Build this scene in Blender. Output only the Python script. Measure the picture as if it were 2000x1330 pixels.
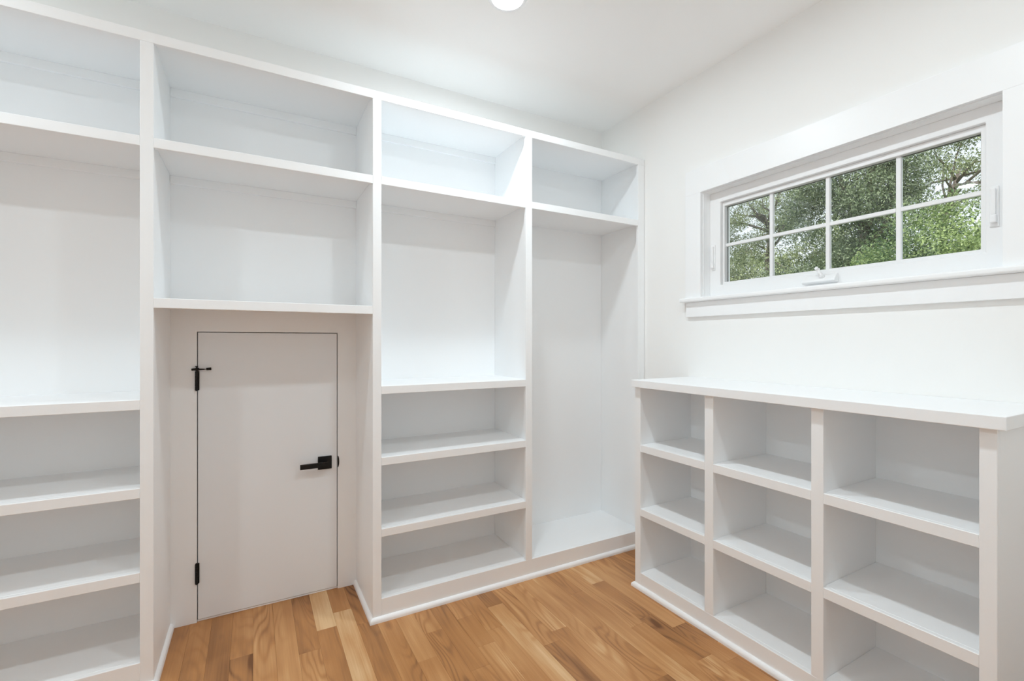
import bpy, bmesh, math, random
import numpy as np
from mathutils import Vector, Matrix

sc = bpy.context.scene
for o in list(bpy.data.objects):
    bpy.data.objects.remove(o)
COL = sc.collection

# ------------------------------------------------------------------ camera
cam_d = bpy.data.cameras.new('camera')
cam_d.sensor_width = 36.0
cam_d.lens = 907.5 / 2000 * 36.0
cam_d.shift_y = 0.0015
cam_d.clip_start = 0.02
cam = bpy.data.objects.new('camera', cam_d)
COL.objects.link(cam)
cam.location = (0, 0, 1.27)
cam.rotation_euler = (math.radians(90), 0, math.radians(-29.02))
sc.camera = cam

# ------------------------------------------------------------------ world, sun, exposure
LAMP = 325.0          # emission of each of the four recessed ceiling lamps
w = bpy.data.worlds.new('sky')
sc.world = w
w.use_nodes = True
nt = w.node_tree
bg = nt.nodes['Background']
tc = nt.nodes.new('ShaderNodeTexCoord')
sep = nt.nodes.new('ShaderNodeSeparateXYZ')
ramp = nt.nodes.new('ShaderNodeValToRGB')
ramp.color_ramp.elements[0].position = 0.0
ramp.color_ramp.elements[0].color = (0.92, 0.96, 1.0, 1)
ramp.color_ramp.elements[1].position = 0.8
ramp.color_ramp.elements[1].color = (0.72, 0.85, 1.0, 1)
nt.links.new(tc.outputs['Generated'], sep.inputs[0])
nt.links.new(sep.outputs['Z'], ramp.inputs['Fac'])
nt.links.new(ramp.outputs['Color'], bg.inputs['Color'])
bg.inputs['Strength'].default_value = 1.25
sun_d = bpy.data.lights.new('sun', 'SUN')
sun_d.energy = 4.0
sun_d.angle = math.radians(2)
sun_d.color = (1.0, 0.96, 0.88)
sun = bpy.data.objects.new('sun', sun_d)
COL.objects.link(sun)
sun.rotation_euler = Vector((0.55, 0.30, -0.80)).to_track_quat('-Z', 'Y').to_euler()
vs = sc.view_settings
vs.view_transform = 'Standard'
vs.look = 'None'
vs.gamma = 1.0
vs.use_curve_mapping = False
vs.exposure = 0.0
cy = sc.cycles
cy.max_bounces = 16
cy.diffuse_bounces = 12
cy.glossy_bounces = 6
cy.transparent_max_bounces = 16
cy.use_denoising = True
cy.caustics_reflective = False
cy.caustics_refractive = False

# ------------------------------------------------------------------ materials
def new_mat(name):
    m = bpy.data.materials.new(name)
    m.use_nodes = True
    n = m.node_tree.nodes
    return m, n, m.node_tree.links, n['Principled BSDF']

def paint(name, col, rough, spec=0.5, bump=0.0, scale=300):
    m, n, l, b = new_mat(name)
    b.inputs['Base Color'].default_value = (*col, 1)
    b.inputs['Roughness'].default_value = rough
    b.inputs['Specular IOR Level'].default_value = spec
    t = n.new('ShaderNodeTexCoord')
    no = n.new('ShaderNodeTexNoise')
    no.inputs['Scale'].default_value = scale
    no.inputs['Detail'].default_value = 2
    l.new(t.outputs['Object'], no.inputs['Vector'])
    if bump:
        bp = n.new('ShaderNodeBump')
        bp.inputs['Strength'].default_value = bump
        bp.inputs['Distance'].default_value = 0.0005
        l.new(no.outputs['Fac'], bp.inputs['Height'])
        l.new(bp.outputs['Normal'], b.inputs['Normal'])
    # a slight unevenness of the roller coat
    mp = n.new('ShaderNodeMapRange')
    mp.inputs['To Min'].default_value = rough - 0.04
    mp.inputs['To Max'].default_value = rough + 0.04
    l.new(no.outputs['Fac'], mp.inputs['Value'])
    l.new(mp.outputs['Result'], b.inputs['Roughness'])
    return m

M_WALL = paint('wall_paint', (0.895, 0.893, 0.880), 0.75, 0.3, 0.12)
M_CEIL = paint('ceiling_paint', (0.93, 0.93, 0.925), 0.9, 0.2, 0.10)
M_TRIM = paint('trim_paint', (0.905, 0.912, 0.917), 0.36, 0.5)
M_CAB = paint('cabinet_paint', (0.893, 0.903, 0.910), 0.42, 0.45)
M_DOOR = paint('door_paint', (0.84, 0.865, 0.89), 0.45, 0.4)
M_VINYL = paint('white_vinyl', (0.86, 0.862, 0.865), 0.4, 0.5)
M_BLACK = paint('black_metal', (0.006, 0.006, 0.006), 0.5, 0.3)
M_DARK = paint('spacer_metal', (0.10, 0.10, 0.10), 0.5, 0.3)

def lens_mat(power):
    m, n, l, b = new_mat('lamp_lens')
    b.inputs['Base Color'].default_value = (0.9, 0.9, 0.9, 1)
    b.inputs['Emission Color'].default_value = (0.83, 0.94, 1.0, 1)
    b.inputs['Emission Strength'].default_value = power
    return m

def glass_mat():
    m, n, l, b = new_mat('window_glass')
    n.remove(b)
    out = n['Material Output']
    tr = n.new('ShaderNodeBsdfTransparent')
    tr.inputs['Color'].default_value = (0.93, 0.95, 0.94, 1)
    gl = n.new('ShaderNodeBsdfGlossy')
    gl.inputs['Roughness'].default_value = 0.02
    fr = n.new('ShaderNodeFresnel')
    fr.inputs['IOR'].default_value = 1.5
    mx = n.new('ShaderNodeMixShader')
    l.new(fr.outputs[0], mx.inputs[0])
    l.new(tr.outputs[0], mx.inputs[1])
    l.new(gl.outputs[0], mx.inputs[2])
    l.new(mx.outputs[0], out.inputs['Surface'])
    return m
M_GLASS = glass_mat()

def mathn(n, l, op, a, b=None):
    x = n.new('ShaderNodeMath')
    x.operation = op
    for i, v in enumerate((a, b)):
        if v is None:
            continue
        if isinstance(v, (int, float)):
            x.inputs[i].default_value = v
        else:
            l.new(v, x.inputs[i])
    return x.outputs[0]

def wood_mat():
    m, n, l, b = new_mat('oak_planks')
    geo = n.new('ShaderNodeNewGeometry')
    oi = n.new('ShaderNodeObjectInfo')
    off = n.new('ShaderNodeVectorMath'); off.operation = 'SCALE'
    off.inputs[0].default_value = (37.0, 91.0, 53.0)
    l.new(oi.outputs['Random'], off.inputs['Scale'])
    add = n.new('ShaderNodeVectorMath'); add.operation = 'ADD'
    l.new(geo.outputs['Position'], add.inputs[0])
    l.new(off.outputs[0], add.inputs[1])
    def scaled(s):
        v = n.new('ShaderNodeVectorMath'); v.operation = 'MULTIPLY'
        l.new(add.outputs[0], v.inputs[0]); v.inputs[1].default_value = s
        return v.outputs[0]
    def noise(s, detail=2, dist=0.0):
        x = n.new('ShaderNodeTexNoise')
        x.inputs['Scale'].default_value = 1.0
        x.inputs['Detail'].default_value = detail
        x.inputs['Distortion'].default_value = dist
        l.new(scaled(s), x.inputs['Vector'])
        return x.outputs['Fac']
    contour = noise((7.5, 1.15, 1.0), 1.5, 0.25)
    rings = mathn(n, l, 'SINE', mathn(n, l, 'MULTIPLY', contour, 110.0))
    rings = mathn(n, l, 'POWER', mathn(n, l, 'ADD', mathn(n, l, 'MULTIPLY', rings, 0.5), 0.5), 2.5)
    ringmask = noise((3.0, 1.0, 1.0), 1)
    rm = n.new('ShaderNodeMapRange'); rm.inputs['From Min'].default_value = 0.42; rm.inputs['From Max'].default_value = 0.62
    l.new(ringmask, rm.inputs['Value'])
    fine = noise((190.0, 5.0, 1.0), 3)
    streak = noise((38.0, 1.2, 1.0), 2)
    blot = noise((6.0, 2.2, 1.0), 2)
    tone = n.new('ShaderNodeAttribute'); tone.attribute_type = 'OBJECT'; tone.attribute_name = 'tone'
    t = tone.outputs['Fac']
    def acc(t, src, k, c=0.5):
        return mathn(n, l, 'ADD', t, mathn(n, l, 'MULTIPLY', mathn(n, l, 'SUBTRACT', src, c), k))
    t = acc(t, blot, 0.85)
    t = acc(t, streak, 0.42)
    t = acc(t, fine, 0.26)
    t = acc(t, mathn(n, l, 'MULTIPLY', rings, rm.outputs[0]), -0.30, 0.15)
    # small dark knots
    vo = n.new('ShaderNodeTexVoronoi'); vo.inputs['Scale'].default_value = 1.0
    l.new(scaled((7.0, 2.6, 1.0)), vo.inputs['Vector'])
    sepc = n.new('ShaderNodeSeparateColor'); l.new(vo.outputs['Color'], sepc.inputs[0])
    kd = n.new('ShaderNodeMapRange'); kd.inputs['From Min'].default_value = 0.02; kd.inputs['From Max'].default_value = 0.16
    kd.inputs['To Min'].default_value = 1.0; kd.inputs['To Max'].default_value = 0.0
    l.new(vo.outputs['Distance'], kd.inputs['Value'])
    km = mathn(n, l, 'GREATER_THAN', sepc.outputs[0], 0.82)
    t = acc(t, mathn(n, l, 'MULTIPLY', kd.outputs[0], km), -0.55, 0.0)
    cr = n.new('ShaderNodeValToRGB')
    e = cr.color_ramp.elements
    e[0].position = 0.0; e[0].color = (0.17, 0.066, 0.022, 1)
    e[1].position = 1.0; e[1].color = (0.76, 0.51, 0.275, 1)
    for p, c in ((0.25, (0.335, 0.152, 0.056, 1)), (0.5, (0.47, 0.218, 0.077, 1)), (0.75, (0.59, 0.308, 0.126, 1))):
        x = e.new(p); x.color = c
    l.new(t, cr.inputs['Fac'])
    l.new(cr.outputs['Color'], b.inputs['Base Color'])
    rr = n.new('ShaderNodeMapRange'); rr.inputs['To Min'].default_value = 0.36; rr.inputs['To Max'].default_value = 0.5
    l.new(fine, rr.inputs['Value']); l.new(rr.outputs[0], b.inputs['Roughness'])
    b.inputs['Specular IOR Level'].default_value = 0.4
    bp = n.new('ShaderNodeBump'); bp.inputs['Strength'].default_value = 0.15; bp.inputs['Distance'].default_value = 0.0006
    l.new(fine, bp.inputs['Height']); l.new(bp.outputs['Normal'], b.inputs['Normal'])
    return m
M_WOOD = wood_mat()
M_SUB = paint('subfloor', (0.12, 0.07, 0.04), 0.8)

def leaf_mat(name, dark, light, trans):
    m, n, l, b = new_mat(name)
    at = n.new('ShaderNodeAttribute'); at.attribute_name = 'leaf_tone'
    cr = n.new('ShaderNodeValToRGB')
    cr.color_ramp.elements[0].color = (*dark, 1)
    cr.color_ramp.elements[1].color = (*light, 1)
    l.new(at.outputs['Fac'], cr.inputs['Fac'])
    l.new(cr.outputs['Color'], b.inputs['Base Color'])
    b.inputs['Roughness'].default_value = 0.42
    b.inputs['Specular IOR Level'].default_value = 0.5
    tl = n.new('ShaderNodeBsdfTranslucent')
    l.new(cr.outputs['Color'], tl.inputs['Color'])
    mx = n.new('ShaderNodeMixShader'); mx.inputs[0].default_value = trans
    l.new(b.outputs[0], mx.inputs[1]); l.new(tl.outputs[0], mx.inputs[2])
    l.new(mx.outputs[0], n['Material Output'].inputs['Surface'])
    return m
M_LEAF_DARK = leaf_mat('dark_leaves', (0.065, 0.095, 0.055), (0.40, 0.47, 0.28), 0.25)
M_LEAF_MID = leaf_mat('mid_leaves', (0.10, 0.135, 0.06), (0.48, 0.53, 0.28), 0.3)
M_LEAF_BRIGHT = leaf_mat('bright_leaves', (0.08, 0.15, 0.055), (0.50, 0.60, 0.25), 0.3)

def bark_mat():
    m, n, l, b = new_mat('bark')
    t = n.new('ShaderNodeTexCoord')
    mp = n.new('ShaderNodeMapping'); mp.inputs['Scale'].default_value = (14, 14, 3)
    no = n.new('ShaderNodeTexNoise'); no.inputs['Detail'].default_value = 4
    cr = n.new('ShaderNodeValToRGB')
    cr.color_ramp.elements[0].position = 0.3; cr.color_ramp.elements[0].color = (0.09, 0.07, 0.055, 1)
    cr.color_ramp.elements[1].position = 0.7; cr.color_ramp.elements[1].color = (0.30, 0.26, 0.22, 1)
    l.new(t.outputs['Object'], mp.inputs[0]); l.new(mp.outputs[0], no.inputs['Vector'])
    l.new(no.outputs['Fac'], cr.inputs['Fac']); l.new(cr.outputs[0], b.inputs['Base Color'])
    b.inputs['Roughness'].default_value = 0.85
    bp = n.new('ShaderNodeBump'); bp.inputs['Strength'].default_value = 0.6
    l.new(no.outputs['Fac'], bp.inputs['Height']); l.new(bp.outputs[0], b.inputs['Normal'])
    return m
M_BARK = bark_mat()

def grass_mat():
    m, n, l, b = new_mat('lawn')
    t = n.new('ShaderNodeTexCoord')
    no = n.new('ShaderNodeTexNoise'); no.inputs['Scale'].default_value = 9; no.inputs['Detail'].default_value = 6
    cr = n.new('ShaderNodeValToRGB')
    cr.color_ramp.elements[0].color = (0.06, 0.11, 0.03, 1)
    cr.color_ramp.elements[1].color = (0.20, 0.29, 0.09, 1)
    l.new(t.outputs['Object'], no.inputs['Vector']); l.new(no.outputs['Fac'], cr.inputs['Fac'])
    l.new(cr.outputs[0], b.inputs['Base Color']); b.inputs['Roughness'].default_value = 0.9
    return m
M_GRASS = grass_mat()

# ------------------------------------------------------------------ helpers
def link(name, me, mat, parent=None):
    o = bpy.data.objects.new(name, me)
    COL.objects.link(o)
    if mat is not None:
        me.materials.append(mat)
    if parent is not None:
        o.parent = parent
        o.matrix_parent_inverse = Matrix.Translation(-parent.location) if parent.type != 'EMPTY' else Matrix.Translation(-parent.location)
    return o

def tag(o, label=None, cat=None, group=None, kind=None):
    if label: o['label'] = label
    if cat: o['category'] = cat
    if group: o['group'] = group
    if kind: o['kind'] = kind
    return o

def thing(name, loc, label, cat, group=None, kind=None):
    o = bpy.data.objects.new(name, None)
    COL.objects.link(o)
    o.location = loc
    o.empty_display_size = 0.1
    return tag(o, label, cat, group, kind)

def bm_box(bm, a, b):
    x0, y0, z0 = a; x1, y1, z1 = b
    v = [bm.verts.new(p) for p in ((x0,y0,z0),(x1,y0,z0),(x1,y1,z0),(x0,y1,z0),(x0,y0,z1),(x1,y0,z1),(x1,y1,z1),(x0,y1,z1))]
    for f in ((0,3,2,1),(4,5,6,7),(0,1,5,4),(1,2,6,5),(2,3,7,6),(3,0,4,7)):
        bm.faces.new([v[i] for i in f])

def finish(bm, name, mat, parent, bev=0.0, seg=1, smooth=False):
    if bev > 0:
        bmesh.ops.recalc_face_normals(bm, faces=bm.faces[:])
        bm.normal_update()
        sharp = [e for e in bm.edges if len(e.link_faces) == 2 and e.calc_face_angle(0.0) > 0.2]
        bmesh.ops.bevel(bm, geom=sharp, offset=bev, segments=seg, profile=0.5, affect='EDGES', clamp_overlap=True)
    bmesh.ops.recalc_face_normals(bm, faces=bm.faces[:])
    me = bpy.data.meshes.new(name)
    bm.to_mesh(me)
    bm.free()
    if smooth:
        for p in me.polygons: p.use_smooth = True
    return link(name, me, mat, parent)

def box(name, a, b, mat, parent=None, bev=0.0012, seg=1):
    bm = bmesh.new()
    bm_box(bm, a, b)
    return finish(bm, name, mat, parent, bev, seg)

def prism(name, pts, axis, lo, hi, mat, parent=None, bev=0.0, seg=1):
    """extrude a 2-D outline along an axis; pts are the other two coordinates in order"""
    bm = bmesh.new()
    def P(p, t):
        if axis == 'x': return (t, p[0], p[1])
        if axis == 'y': return (p[0], t, p[1])
        return (p[0], p[1], t)
    a = [bm.verts.new(P(p, lo)) for p in pts]
    b = [bm.verts.new(P(p, hi)) for p in pts]
    bm.faces.new(a[::-1]); bm.faces.new(b)
    k = len(pts)
    for i in range(k):
        bm.faces.new((a[i], a[(i+1) % k], b[(i+1) % k], b[i]))
    return finish(bm, name, mat, parent, bev, seg)

def ring(name, axis, lo, hi, outer, inner, mat, parent=None, bev=0.001):
    """a rectangular frame (outer/inner = u0, v0, u1, v1) of depth lo..hi along an axis"""
    bm = bmesh.new()
    def P(u, v, t):
        return (t, u, v) if axis == 'x' else ((u, t, v) if axis == 'y' else (u, v, t))
    rects = []
    for t in (lo, hi):
        for (u0, v0, u1, v1) in (outer, inner):
            rects.append([bm.verts.new(P(u, v, t)) for u, v in ((u0,v0),(u1,v0),(u1,v1),(u0,v1))])
    ol, il, oh, ih = rects
    for i in range(4):
        j = (i + 1) % 4
        bm.faces.new((ol[i], ol[j], il[j], il[i]))
        bm.faces.new((oh[i], oh[j], ih[j], ih[i]))
        bm.faces.new((ol[i], ol[j], oh[j], oh[i]))
        bm.faces.new((il[i], il[j], ih[j], ih[i]))
    return finish(bm, name, mat, parent, bev)

def cyl(bm, c0, c1, r0, r1=None, seg=16):
    r1 = r0 if r1 is None else r1
    c0 = Vector(c0); c1 = Vector(c1)
    d = (c1 - c0)
    q = d.to_track_quat('Z', 'Y')
    a, b = [], []
    for i in range(seg):
        t = 2 * math.pi * i / seg
        u = q @ Vector((math.cos(t), math.sin(t), 0))
        a.append(bm.verts.new(c0 + u * r0)); b.append(bm.verts.new(c1 + u * r1))
    for i in range(seg):
        j = (i + 1) % seg
        bm.faces.new((a[i], a[j], b[j], b[i]))
    bm.faces.new(a[::-1]); bm.faces.new(b)

def tube(bm, pts, radii, seg=7):
    rings = []
    for i, p in enumerate(pts):
        p = Vector(p)
        d = Vector(pts[min(i+1, len(pts)-1)]) - Vector(pts[max(i-1, 0)])
        q = d.to_track_quat('Z', 'Y')
        rings.append([bm.verts.new(p + q @ Vector((math.cos(2*math.pi*k/seg), math.sin(2*math.pi*k/seg), 0)) * radii[i]) for k in range(seg)])
    for a, b in zip(rings, rings[1:]):
        for i in range(seg):
            j = (i + 1) % seg
            bm.faces.new((a[i], a[j], b[j], b[i]))
    bm.faces.new(rings[0][::-1]); bm.faces.new(rings[-1])

# ------------------------------------------------------------------ the room shell
CZ = 2.74                      # ceiling
XL, XR = -2.600, 2.137         # side walls
YF, YB = -0.16, 2.55           # front wall (behind the camera) and back wall
T = 0.14

def slab_with_hole(name, axis, lo, hi, rect, hole, mat):
    return ring(name, axis, lo, hi, rect, hole, mat, None, 0.0)

floor = box('floor', (XL - T, YF - T, -0.12), (XR + T, YB + T, -0.020), M_SUB, None, 0)
tag(floor, 'warm oak plank floor running towards the low door', 'floor', kind='structure')
ceil = box('ceiling', (XL - T, YF - T, CZ), (XR + T, YB + T, CZ + 0.15), M_CEIL, None, 0)
tag(ceil, 'plain white painted ceiling above the closet', 'ceiling', kind='structure')
DOOR = (-0.227, 0.376, 1.317)  # opening of the low door: x0, x1, top
wb = bmesh.new()
bm_box(wb, (XL - T, YB, -0.02), (DOOR[0] - 0.03, YB + T, CZ))
bm_box(wb, (DOOR[1] + 0.03, YB, -0.02), (XR + T, YB + T, CZ))
bm_box(wb, (DOOR[0] - 0.03, YB, DOOR[2] + 0.03), (DOOR[1] + 0.03, YB + T, CZ))
bm_box(wb, (DOOR[0] - 0.03, YB + 0.06, -0.02), (DOOR[1] + 0.03, YB + T, DOOR[2] + 0.03))
wall_back = finish(wb, 'wall_back', M_WALL, None)
tag(wall_back, 'off white wall behind and above the built-in shelving', 'wall', kind='structure')
wall_right = slab_with_hole('wall_right', 'x', XR, XR + T, (YF - T, -0.02, YB, CZ), (0.530, 1.488, 1.725, 2.100), M_WALL)
tag(wall_right, 'off white wall holding the wide low window', 'wall', kind='structure')
wall_left = box('wall_left', (XL - T, YF - T, -0.02), (XL, YB, CZ), M_WALL, None, 0)
tag(wall_left, 'off white wall at the left end of the shelving', 'wall', kind='structure')
wall_front = box('wall_front', (XL, YF - T, -0.02), (XR, YF, CZ), M_WALL, None, 0)
tag(wall_front, 'off white wall behind the camera', 'wall', kind='structure')

# ------------------------------------------------------------------ oak planks
random.seed(11)
PW = 0.0816
X0 = 0.241
# joints and tones read off the photograph: row -> list of (y, tone of the plank that starts at y and runs away)
joints = {
    -7: [(-0.9, .52), (0.9, .50), (2.02, .46)],
    -6: [(-0.9, .48), (1.25, .52)],
    -5: [(-0.9, .60), (1.02, .30)],
    -4: [(-0.9, .40), (0.75, .36), (2.17, .50)],
    -3: [(-0.9, .45), (1.35, .58)],
    -2: [(-0.9, .52), (1.05, .60)],
    -1: [(-0.9, .60), (1.20, .50), (2.07, .36)],
    0: [(-0.9, .45), (1.00, .40), (2.20, .86)],
    1: [(-0.9, .55), (0.85, .74), (2.31, .50)],
    2: [(-0.9, .50), (1.10, .44), (2.16, .38)],
    3: [(-0.9, .40), (0.95, .50)],
    4: [(-0.9, .58), (1.00, .56), (1.79, .64)],
    5: [(-0.9, .52), (0.90, .34), (1.95, .60)],
    6: [(-0.9, .50), (0.80, .58), (1.645, .42)],
    7: [(-0.9, .56), (1.15, .62), (1.76, .36), (1.98, .56)],
    8: [(-0.9, .50), (0.70, .60), (1.84, .58)],
    9: [(-0.9, .60), (0.95, .76), (2.00, .24)],
    10: [(-0.9, .56), (0.78, .36), (1.633, .60)],
    11: [(-0.9, .60), (0.70, .54), (1.697, .74)],
    12: [(-0.9, .50), (0.60, .66)],
    13: [(-0.9, .56), (0.66, .26), (1.265, .56)],
    14: [(-0.9, .60), (1.02, .62), (1.90, .52)],
    15: [(-0.9, .54), (0.90, .50), (1.55, .68)],
    16: [(-0.9, .44), (1.00, .84), (1.26, .42), (1.58, .36), (1.926, .74)],
    17: [(-0.9, .52), (1.20, .32), (1.46, .62)],
    18: [(-0.9, .50), (1.3, .50)],
}
gapn = 0.00012
k0 = math.floor((XL - X0) / PW); k1 = math.ceil((XR - X0) / PW)
for k in range(k0, k1):
    xa = max(X0 + k * PW, XL); xb = min(X0 + (k + 1) * PW, XR)
    js = joints.get(k)
    if js is None:
        js = [(-0.9, random.uniform(.35, .65)), (random.uniform(.2, 1.0), random.uniform(.35, .65)), (random.uniform(1.3, 1.9), random.uniform(.35, .65))]
    js = [(max(y, YF), t) for y, t in js]
    if xa > 1.77:            # beyond the cubby unit's face the planks only show in the far corner
        js = [(max(y, 1.60), t) for y, t in js[-1:]]
    # planks run under the shelving only where the door recess leaves them in sight
    end = 2.546 if (-0.41 < xa and xb < 0.58) else 2.20
    for i, (y, t) in enumerate(js):
        y1 = js[i + 1][0] if i + 1 < len(js) else end
        if y1 - y < 0.02: continue
        p = box('plank', (xa + gapn, y + gapn, -0.0195), (xb - gapn, y1 - gapn, 0.0), M_WOOD, floor, 0.0004)
        p['tone'] = 0.5 + 0.95 * (t - 0.5)

# ------------------------------------------------------------------ built-in shelving on the back wall
FY = 2.14                      # face of the face frame
BY = 2.53                      # face of the back panels
TH = 0.019
unit = thing('built_in_shelving', (0.45, 2.34, 0), 'white painted wall to wall built-in shelving with face frame around the low door', 'shelving')
G = 0.0004
box('top_rail', (XL + 0.002, FY, 2.372), (XR - 0.002, FY + TH, 2.410), M_CAB, unit)
box('top_board', (XL + 0.002, FY + TH, 2.391), (XR - 0.002, BY, 2.410), M_CAB, unit)
stiles = [(XL + 0.002, -2.545, 0.0), (-1.985, -1.945, 0.0), (-1.205, -1.165, 0.0), (-0.365, -0.325, 0.0), (0.468, 0.507, 0.0), (1.272, 1.312, 0.100), (2.083, XR - 0.002, 0.0)]
for a, b, z in stiles:
    box('stile', (a, FY, z), (b, FY + TH, 2.372), M_CAB, unit)
panels = [(XL + 0.002, -2.579), (-1.975, -1.956), (-1.195, -1.176), (-0.344, -0.325), (0.468, 0.487), (1.283, 1.302), (2.114, XR - 0.002)]
for a, b in panels:
    box('side_panel', (a, FY + TH, 0.0), (b, BY, 2.391), M_CAB, unit, 0.0005)
bays = [(-2.579, -1.975), (-1.956, -1.195), (-1.176, -0.344), (-0.325, 0.468), (0.487, 1.283), (1.302, 2.114)]
for i, (a, b) in enumerate(bays):
    if i == 3:
        bm = bmesh.new()
        bm_box(bm, (a, BY, 0.0), (DOOR[0], BY + 0.018, 2.391))
        bm_box(bm, (DOOR[1], BY, 0.0), (b, BY + 0.018, 2.391))
        bm_box(bm, (DOOR[0], BY, DOOR[2]), (DOOR[1], BY + 0.018, 2.391))
        finish(bm, 'back_panel', M_CAB, unit)
    else:
        box('back_panel', (a, BY, 0.0), (b, BY + 0.018, 2.391), M_CAB, unit, 0)
shelf_z = [
    [2.024],
    [2.024, 1.059],
    [2.024, 1.059, 0.7365, 0.429],
    [2.024, 1.433],
    [2.026, 1.069, 0.7435, 0.4175],
    [2.028],
]
face = [(-2.545, -1.985), (-1.945, -1.205), (-1.165, -0.365), (-0.325, 0.468), (0.507, 1.272), (1.312, 2.083)]
for i, zs in enumerate(shelf_z):
    a, b = bays[i]; fa, fb = face[i]
    for j, z in enumerate(zs):
        s = box('shelf', (a + G, FY + TH, z - TH), (b - G, BY - G, z), M_CAB, unit, 0.0008)
        box('nosing', (fa, FY, z - 0.037), (fb, FY + TH, z), M_CAB, s, 0.0014)
        if j == 0 and i < 5:
            box('cleat', (a + G, BY - 0.012, z - TH - 0.036), (b - G, BY, z - TH), M_CAB, s, 0.0012)
    if i < 5:
        box('cleat', (a + G, BY - 0.012, 2.391 - 0.038), (b - G, BY, 2.391), M_CAB, unit, 0.0012)
    if i != 3:
        box('bottom_board', (a + G, FY + TH, 0.081), (b - G, BY - G, 0.100), M_CAB, unit, 0.0008)
for a, b in ((-2.545, -0.365), (0.507, 2.083)):
    box('base_rail', (a, FY, 0.0), (b, FY + TH, 0.100), M_CAB, unit)

def shoe_profile(n=5, w=0.015, h=0.023):
    pts = [(0, 0), (w, 0), (w, 0.006)]
    for i in range(1, n + 1):
        t = math.pi / 2 * i / n
        pts.append((w * math.cos(t), 0.006 + (h - 0.006) * math.sin(t)))
    return pts
def shoe(name, path, parent, mat=M_TRIM):
    """sweep the shoe moulding along a floor path; it grows to the right of the walking direction, mitred at corners"""
    prof = shoe_profile()
    bm = bmesh.new()
    P = [Vector((*p, 0)) for p in path]
    rows = []
    for i, p in enumerate(P):
        def nrm(a, b):
            d = (b - a).normalized(); return Vector((d.y, -d.x, 0))
        if i == 0: m = nrm(P[0], P[1])
        elif i == len(P) - 1: m = nrm(P[-2], P[-1])
        else:
            n1 = nrm(P[i-1], p); n2 = nrm(p, P[i+1])
            m = (n1 + n2); m = m / (1 + n1.dot(n2))
        rows.append([bm.verts.new(p + m * u + Vector((0, 0, v))) for u, v in prof])
    k = len(prof)
    for a, b in zip(rows, rows[1:]):
        for i in range(k):
            j = (i + 1) % k
            bm.faces.new((a[i], a[j], b[j], b[i]))
    bm.faces.new(rows[0][::-1]); bm.faces.new(rows[-1])
    return finish(bm, name, mat, parent)
shoe('shoe_molding', [(XL + 0.002, FY), (-0.325, FY), (-0.325, BY)], unit)
shoe('shoe_molding', [(0.468, BY), (0.468, FY), (2.10, FY)], unit)

# ------------------------------------------------------------------ low door in the recess
door = box('door_1', (-0.2235, 2.5335, 0.011), (0.3725, 2.5665, 1.3135), M_DOOR, None, 0.001)
tag(door, 'low white flush access door with black lever in the shelving recess', 'door', kind='structure')
box('threshold', (DOOR[0] + 0.001, 2.5375, 0.0005), (DOOR[1] - 0.001, 2.560, 0.008), M_TRIM, door, 0.0008)
def hinge(z0, z1):
    bm = bmesh.new()
    x, y = -0.2275, 2.5245
    nk = 5
    for i in range(nk):
        a = z0 + (z1 - z0) * i / nk; b = z0 + (z1 - z0) * (i + 1) / nk - 0.0008
        cyl(bm, (x, y, a), (x, y, b), 0.0062, seg=14)
    cyl(bm, (x, y, z0 - 0.003), (x, y, z1 + 0.003), 0.0042, seg=10)
    h = finish(bm, 'hinge', M_BLACK, door)
    box('hinge_leaf', (x - 0.004, 2.5265, z0), (x + 0.010, 2.5333, z1), M_BLACK, h, 0.0004)
    return h
hinge(0.178, 0.268)
h = hinge(1.052, 1.138)
bm = bmesh.new()                # pin stop on the upper hinge
x, y = -0.2275, 2.5245
cyl(bm, (x, y, 1.141), (x, y, 1.160), 0.0030, seg=10)
cyl(bm, (x, y, 1.158), (x, y, 1.1615), 0.0055, seg=10)
cyl(bm, (x - 0.003, y, 1.147), (x + 0.010, y, 1.147), 0.0065, 0.0065, seg=6)
cyl(bm, (x - 0.019, y - 0.004, 1.146), (x - 0.003, y, 1.147), 0.0045, 0.0055, seg=8)
finish(bm, 'hinge_stop', M_BLACK, h)
bm = bmesh.new()
cyl(bm, (x + 0.010, y, 1.146), (x + 0.030, y - 0.004, 1.146), 0.0036, 0.0030, seg=8)
cyl(bm, (x + 0.030, y - 0.004, 1.146), (x + 0.040, y - 0.006, 1.147), 0.0018, 0.0018, seg=8)
cyl(bm, (x + 0.038, y - 0.006, 1.147), (x + 0.056, y - 0.008, 1.148), 0.0058, 0.0066, seg=8)
finish(bm, 'stop_bumper', M_BLACK, h)
hd = box('door_handle', (0.2815, 2.5235, 0.6245), (0.3465, 2.5333, 0.6895), M_BLACK, door, 0.0012)
hd['label'] = 'square black lever handle'
bm = bmesh.new()
cyl(bm, (0.314, 2.5235, 0.657), (0.314, 2.492, 0.657), 0.010, seg=16)
bm_box(bm, (0.196, 2.479, 0.6455), (0.327, 2.492, 0.6685))
finish(bm, 'lever', M_BLACK, hd)
bm = bmesh.new()                # rounded lip of the strike plate
pts = []
for i in range(9):
    t = -math.pi / 2 + math.pi * i / 8
    pts.append((0.3762 + 0.0075 * math.cos(t), 0.655 + 0.030 * math.sin(t)))
a = [bm.verts.new((u, 2.5275, v)) for u, v in pts]; b = [bm.verts.new((u, 2.5298, v)) for u, v in pts]
bm.faces.new(a); bm.faces.new(b[::-1])
for i in range(len(pts)):
    j = (i + 1) % len(pts); bm.faces.new((a[i], a[j], b[j], b[i]))
finish(bm, 'strike_plate', M_BLACK, door)

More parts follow.
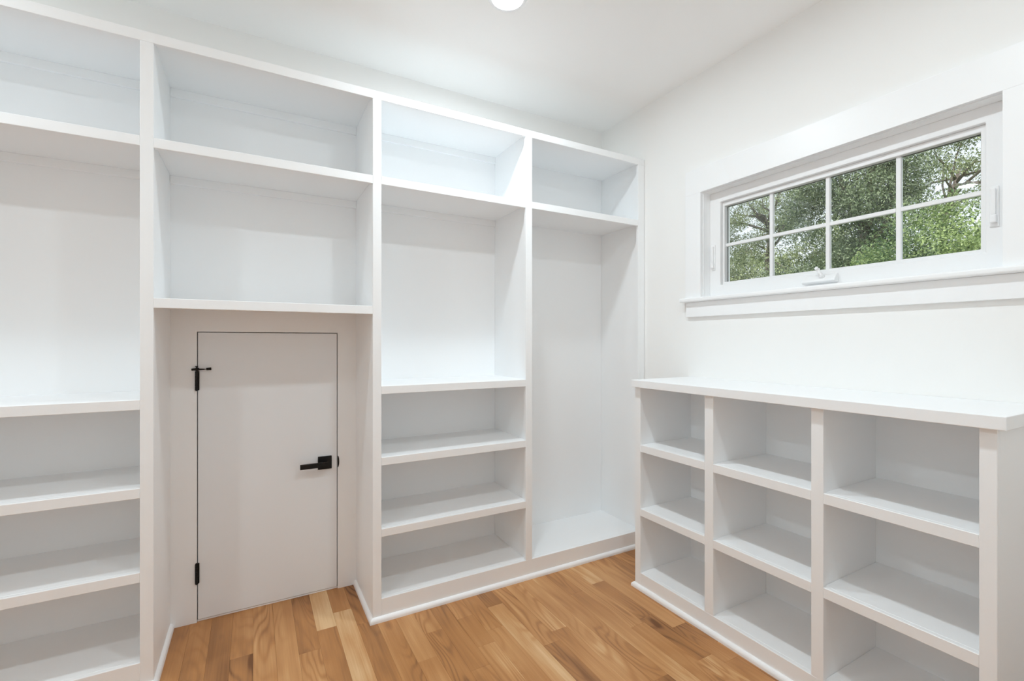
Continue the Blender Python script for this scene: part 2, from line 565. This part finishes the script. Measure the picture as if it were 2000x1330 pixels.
# ------------------------------------------------------------------ cubby unit under the window
FX, BX = 1.735, 2.118
cub = thing('cubby_unit', (1.93, 1.13, 0), 'white waist high cubby shelf unit with nine openings under the window', 'shelf unit')
box('countertop', (1.708, 0.432, 1.038), (XR - 0.001, 1.806, 1.075), M_CAB, cub, 0.002, 2)
cst = [(0.456, 0.492), (0.890, 0.931), (1.335, 1.379), (1.768, 1.806)]
for i, (a, b) in enumerate(cst):
    box('stile', (FX, a, 0.0 if i in (0, 3) else 0.085), (FX + TH, b, 1.038), M_CAB, cub)
box('side_panel', (FX + TH, 0.456, 0.0), (XR - 0.001, 0.475, 1.038), M_CAB, cub, 0.0006)
box('side_panel', (FX + TH, 1.772, 0.0), (XR - 0.001, 1.806, 1.038), M_CAB, cub, 0.0006)
box('divider', (FX + TH, 0.895, 0.0), (BX, 0.926, 1.038), M_CAB, cub, 0.0006)
box('divider', (FX + TH, 1.339, 0.0), (BX, 1.374, 1.038), M_CAB, cub, 0.0006)
box('back_panel', (BX, 0.475, 0.0), (XR - 0.001, 1.772, 1.038), M_CAB, cub, 0)
copen = [(0.475, 0.895, 0.492, 0.890), (0.926, 1.339, 0.931, 1.335), (1.374, 1.772, 1.379, 1.768)]
for a, b, fa, fb in copen:
    for z in (0.7425, 0.414):
        s = box('shelf', (FX + TH, a + G, z - TH), (BX - G, b - G, z), M_CAB, cub, 0.0008)
        box('nosing', (FX, fa, z - 0.037), (FX + TH, fb, z), M_CAB, s, 0.0014)
    box('bottom_board', (FX + TH, a + G, 0.066), (BX - G, b - G, 0.085), M_CAB, cub, 0.0008)
box('base_rail', (FX, 0.492, 0.0), (FX + TH, 1.768, 0.085), M_CAB, cub)
shoe('shoe_molding', [(2.10, 1.806), (FX, 1.806), (FX, 0.456), (2.10, 0.456)], cub)

# ------------------------------------------------------------------ window
win = thing('window_1', (2.19, 1.1275, 1.51), 'wide low white awning window with grid of eight panes', 'window', kind='structure')
YA, YZ = 0.550, 1.705
ring('jamb', 'x', XR + 0.0, 2.275, (0.531, 1.513, 1.724, 2.099), (YA, 1.5135, YZ, 2.080), M_TRIM, win, 0.0008)
ring('window_frame', 'x', 2.190, 2.272, (YA, 1.5135, YZ, 2.080), (0.605, 1.577, 1.640, 2.023), M_VINYL, win, 0.002)
ring('sash', 'x', 2.208, 2.252, (0.6055, 1.5775, 1.6395, 2.0225), (0.622, 1.592, 1.629, 2.000), M_VINYL, win, 0.002)
ring('glazing_spacer', 'x', 2.2335, 2.2385, (0.622, 1.592, 1.629, 2.000), (0.6245, 1.5945, 1.6265, 1.9975), M_DARK, win, 0.0)
mv = [0.863, 1.122, 1.379]
MW = 0.0085
for yv in mv:
    box('muntin', (2.2205, yv - MW, 1.592), (2.2385, yv + MW, 2.000), M_VINYL, win, 0.002)
ys = [0.622] + mv + [1.629]
zh = 1.7915
for i in range(4):
    ya = ys[i] + (MW if i else 0); yb = ys[i+1] - (MW if i < 3 else 0)
    box('muntin', (2.2205, ya, zh - MW), (2.2385, yb, zh + MW), M_VINYL, win, 0.002)
    for za, zb in ((1.592, zh - MW), (zh + MW, 2.000)):
        bm = bmesh.new()
        v = [bm.verts.new((2.2295, u, z)) for u, z in ((ya, za), (yb, za), (yb, zb), (ya, zb))]
        bm.faces.new(v)
        finish(bm, 'pane', M_GLASS, win)
# casing boards, stool and apron
box('head_casing', (2.117, 0.445, 2.0838), (XR - 0.0005, 1.809, 2.218), M_TRIM, win, 0.0008)
box('side_casing', (2.117, 1.709, 1.5125), (XR - 0.0005, 1.809, 2.0837), M_TRIM, win, 0.0008)
box('side_casing', (2.117, 0.445, 1.5125), (XR - 0.0005, 0.545, 2.0837), M_TRIM, win, 0.0008)
st = prism('stool', [(2.086, 0.420), (XR - 0.0005, 0.420), (XR - 0.0005, 0.5315), (2.190, 0.5315), (2.190, 1.7235), (XR - 0.0005, 1.7235), (XR - 0.0005, 1.830), (2.086, 1.830)],
           'z', 1.490, 1.512, M_TRIM, win, 0.007, 3)
box('apron', (2.117, 0.448, 1.408), (XR - 0.0005, 1.805, 1.4895), M_TRIM, win, 0.0015)
# crank
bm = bmesh.new()
pr = [(2.1895, 1.529), (2.166, 1.529), (2.158, 1.534), (2.158, 1.540), (2.176, 1.562), (2.1895, 1.569)]
a = [bm.verts.new((u, 1.062, v)) for u, v in pr]; b = [bm.verts.new((u, 1.200, v)) for u, v in pr]
bm.faces.new(a[::-1]); bm.faces.new(b)
for i in range(len(pr)):
    j = (i + 1) % len(pr); bm.faces.new((a[i], a[j], b[j], b[i]))
ck = finish(bm, 'crank_operator', M_VINYL, win, 0.0025, 2)
bm = bmesh.new()
cyl(bm, (2.172, 1.118, 1.554), (2.160, 1.118, 1.562), 0.011, 0.009, seg=14)
tube(bm, [(2.163, 1.118, 1.561), (2.160, 1.123, 1.571), (2.162, 1.129, 1.582), (2.164, 1.132, 1.590)], [0.008, 0.0075, 0.007, 0.0075], 10)
cyl(bm, (2.166, 1.132, 1.586), (2.152, 1.134, 1.594), 0.007, 0.0075, seg=12)
finish(bm, 'crank_handle', M_VINYL, ck)
for yc in (0.5825, 1.6805):
    lk = box('sash_lock', (2.184, yc - 0.012, 1.660), (2.190, yc + 0.012, 1.797), M_VINYL, win, 0.0025, 2)
    bm = bmesh.new()
    bm_box(bm, (2.1745, yc - 0.006, 1.700), (2.1838, yc + 0.006, 1.788))
    finish(bm, 'lock_lever', M_VINYL, lk, 0.002, 2)
    box('lock_boss', (2.170, yc - 0.0085, 1.672), (2.1838, yc + 0.0085, 1.6995), M_VINYL, lk, 0.003, 2)

# ------------------------------------------------------------------ recessed ceiling lights
def downlight(x, y, power, label):
    t = thing('recessed_light', (x, y, CZ), label, 'light', 'recessed ceiling lights')
    bm = bmesh.new()
    seg = 48
    prof = [(0.0605, -0.0005), (0.0605, -0.004), (0.070, -0.0055), (0.083, -0.003), (0.085, -0.0003)]
    rows = []
    for i in range(seg):
        a = 2 * math.pi * i / seg
        rows.append([bm.verts.new((x + r * math.cos(a), y + r * math.sin(a), CZ + z)) for r, z in prof])
    for i in range(seg):
        p, q = rows[i], rows[(i + 1) % seg]
        for k in range(len(prof) - 1):
            bm.faces.new((p[k], q[k], q[k+1], p[k+1]))
    finish(bm, 'trim_ring', M_TRIM, t, smooth=True)
    bm = bmesh.new()
    prof = [(0.060, -0.0025), (0.042, -0.0035), (0.02, -0.004)]
    c = bm.verts.new((x, y, CZ - 0.0042))
    rows = []
    for i in range(seg):
        a = 2 * math.pi * i / seg
        rows.append([bm.verts.new((x + r * math.cos(a), y + r * math.sin(a), CZ + z)) for r, z in prof])
    for i in range(seg):
        p, q = rows[i], rows[(i + 1) % seg]
        for k in range(2):
            bm.faces.new((p[k], q[k], q[k+1], p[k+1]))
        bm.faces.new((p[2], q[2], c))
    finish(bm, 'lens', lens_mat(power), t)
downlight(0.946, 1.744, LAMP, 'round recessed ceiling light nearest the shelving, cut by the top of the picture')
downlight(0.950, 0.575, LAMP, 'round recessed ceiling light above the near end of the cubby unit, outside the picture')
downlight(-1.400, 1.744, LAMP, 'round recessed ceiling light by the shelving at far left, outside the picture')
downlight(-1.400, 0.575, LAMP, 'round recessed ceiling light at the left near the front wall, outside the picture')

# ------------------------------------------------------------------ garden beyond the window
ground = box('ground', (2.6, -14, -0.75), (40, 34, -0.60), M_GRASS, None, 0)
tag(ground, 'green lawn outside below the window', 'ground', kind='structure')

def leaves(rng, clusters, size, aspect):
    """clusters: (centre, radius, count). Pointed leaves folded along the midrib, two triangles each"""
    cs = []; tone = []
    for c, r, nl in clusters:
        d = rng.normal(size=(nl, 3)); d /= np.linalg.norm(d, axis=1)[:, None]
        rad = r * rng.random(nl) ** 0.45
        cs.append(np.array(c) + d * rad[:, None] * np.array([1, 1, 0.8]))
        base = rng.uniform(0.1, 0.8)
        tone.append(np.clip(base + rng.normal(0, 0.22, nl), 0, 1))
    C = np.concatenate(cs); tone = np.concatenate(tone)
    n = len(C)
    ax = rng.normal(size=(n, 3)); ax[:, 2] -= 0.35; ax /= np.linalg.norm(ax, axis=1)[:, None]
    up = rng.normal(size=(n, 3)) * 0.7; up[:, 2] += 0.9
    side = np.cross(ax, up); side /= np.linalg.norm(side, axis=1)[:, None] + 1e-9
    nor = np.cross(side, ax)
    L = size * rng.uniform(0.7, 1.3, n)[:, None]; W = L * aspect
    base = C - ax * L / 2; tip = C + ax * L / 2
    l = C + side * W / 2 + nor * W * 0.22; r = C - side * W / 2 + nor * W * 0.22
    V = np.stack([base, l, tip, r], 1).reshape(-1, 3)
    i = np.arange(n) * 4
    F = np.stack([i, i + 1, i + 2, i, i + 2, i + 3], 1).reshape(-1)
    return V, F, np.repeat(tone, 4)

def foliage(name, V, F, tone, mat, parent):
    me = bpy.data.meshes.new(name)
    nv, nf = len(V), len(F) // 3
    loc = np.array(parent.location)
    me.vertices.add(nv); me.vertices.foreach_set('co', V.astype(np.float32).ravel())
    me.loops.add(nf * 3); me.loops.foreach_set('vertex_index', F.astype(np.int32))
    me.polygons.add(nf)
    me.polygons.foreach_set('loop_start', np.arange(0, nf * 3, 3, dtype=np.int32))
    me.polygons.foreach_set('loop_total', np.full(nf, 3, dtype=np.int32))
    at = me.attributes.new('leaf_tone', 'FLOAT', 'POINT')
    at.data.foreach_set('value', tone.astype(np.float32))
    me.update(calc_edges=True)
    o = link(name, me, mat, parent)
    o['kind'] = 'stuff'
    return o

def tree(name, label, cat, seed, foot, centre, radii, ncl, rcl, nleaf, size, aspect, mat, trunk_r, nbranch, shell=0.55, bare=None):
    rng = np.random.default_rng(seed)
    t = thing(name, (foot[0], foot[1], -0.60), label, cat)
    C = np.array(centre); R = np.array(radii)
    pts = []
    for i in range(ncl):
        d = rng.normal(size=3); d /= np.linalg.norm(d)
        q = C + d * R * (shell + (1 - shell) * rng.random()) * (1 if i % 4 else 0.5)
        pts.append(q)
    cl = [(p, rcl * rng.uniform(0.7, 1.3), int(nleaf / ncl * rng.uniform(0.7, 1.3))) for p in pts]
    V, F, tone = leaves(rng, cl, size, aspect)
    bm = bmesh.new()
    fork = np.array([foot[0] * .4 + C[0] * .6, foot[1] * .4 + C[1] * .6, C[2] - R[2] * 0.75])
    base = np.array([foot[0], foot[1], -0.62])
    mid = (base + fork) / 2 + rng.normal(0, 0.06, 3)
    tube(bm, [base, mid, fork, C * .85 + fork * .15], [trunk_r * 1.3, trunk_r, trunk_r * .8, trunk_r * .35], 9)
    finish(bm, 'trunk', M_BARK, t, smooth=True)
    ids = rng.permutation(ncl)[:nbranch]
    for i in ids:
        e = pts[i]
        s = fork + (C - fork) * rng.uniform(0.0, 0.8)
        m1 = s + (e - s) * 0.4 + rng.normal(0, 0.08, 3) + np.array([0, 0, 0.05])
        m2 = s + (e - s) * 0.75 + rng.normal(0, 0.06, 3)
        bm = bmesh.new()
        r = trunk_r * rng.uniform(0.28, 0.5)
        tube(bm, [s, m1, m2, e], [r, r * .75, r * .5, r * .15], 6)
        finish(bm, 'branch', M_BARK, t, smooth=True)
    foliage('foliage', V, F, tone, mat, t)
    return t

tree('evergreen_tree', 'dark green dense evergreen tree filling the middle panes', 'tree', 1,
     (9.3, 4.1), (9.2, 4.12, 3.75), (1.0, 0.98, 2.2), 110, 0.36, 52000, 0.054, 0.36, M_LEAF_DARK, 0.11, 14)
tree('olive_tree', 'olive green loose tree with sky gaps behind the two leftmost upper panes', 'tree', 2,
     (11.0, 6.9), (11.0, 6.9, 4.45), (1.3, 1.55, 1.6), 60, 0.36, 22000, 0.058, 0.36, M_LEAF_MID, 0.09, 14)
tree('bright_shrub', 'bright yellow-green shrub behind the lower right pane', 'shrub', 3,
     (5.0, 1.5), (5.0, 1.62, 1.76), (0.62, 0.74, 0.62), 95, 0.20, 52000, 0.027, 0.5, M_LEAF_BRIGHT, 0.05, 8)
tree('airy_tree', 'thin airy tree with bare limbs against white sky in the upper right pane', 'tree', 4,
     (13.0, 4.6), (13.0, 3.95, 5.1), (1.3, 1.35, 1.5), 30, 0.34, 8500, 0.058, 0.4, M_LEAF_MID, 0.085, 14)
tree('leafy_shrub', 'medium green leafy shrub behind the lower leftmost pane', 'shrub', 5,
     (4.9, 3.55), (4.9, 3.50, 1.62), (0.62, 0.58, 0.70), 70, 0.22, 34000, 0.031, 0.42, M_LEAF_MID, 0.05, 8)
tree('broad_shrub', 'grey-green broad shrub behind the second lower pane from the left', 'shrub', 6,
     (6.65, 3.75), (6.65, 3.74, 1.72), (0.48, 0.55, 0.72), 60, 0.22, 28000, 0.037, 0.38, M_LEAF_DARK, 0.05, 8)
tree('distant_tree', 'tall green tree farthest back, seen between the evergreen and the olive tree', 'tree', 7,
     (16.0, 8.6), (16.0, 8.4, 3.6), (1.8, 3.2, 1.3), 80, 0.5, 24000, 0.10, 0.42, M_LEAF_MID, 0.16, 12)
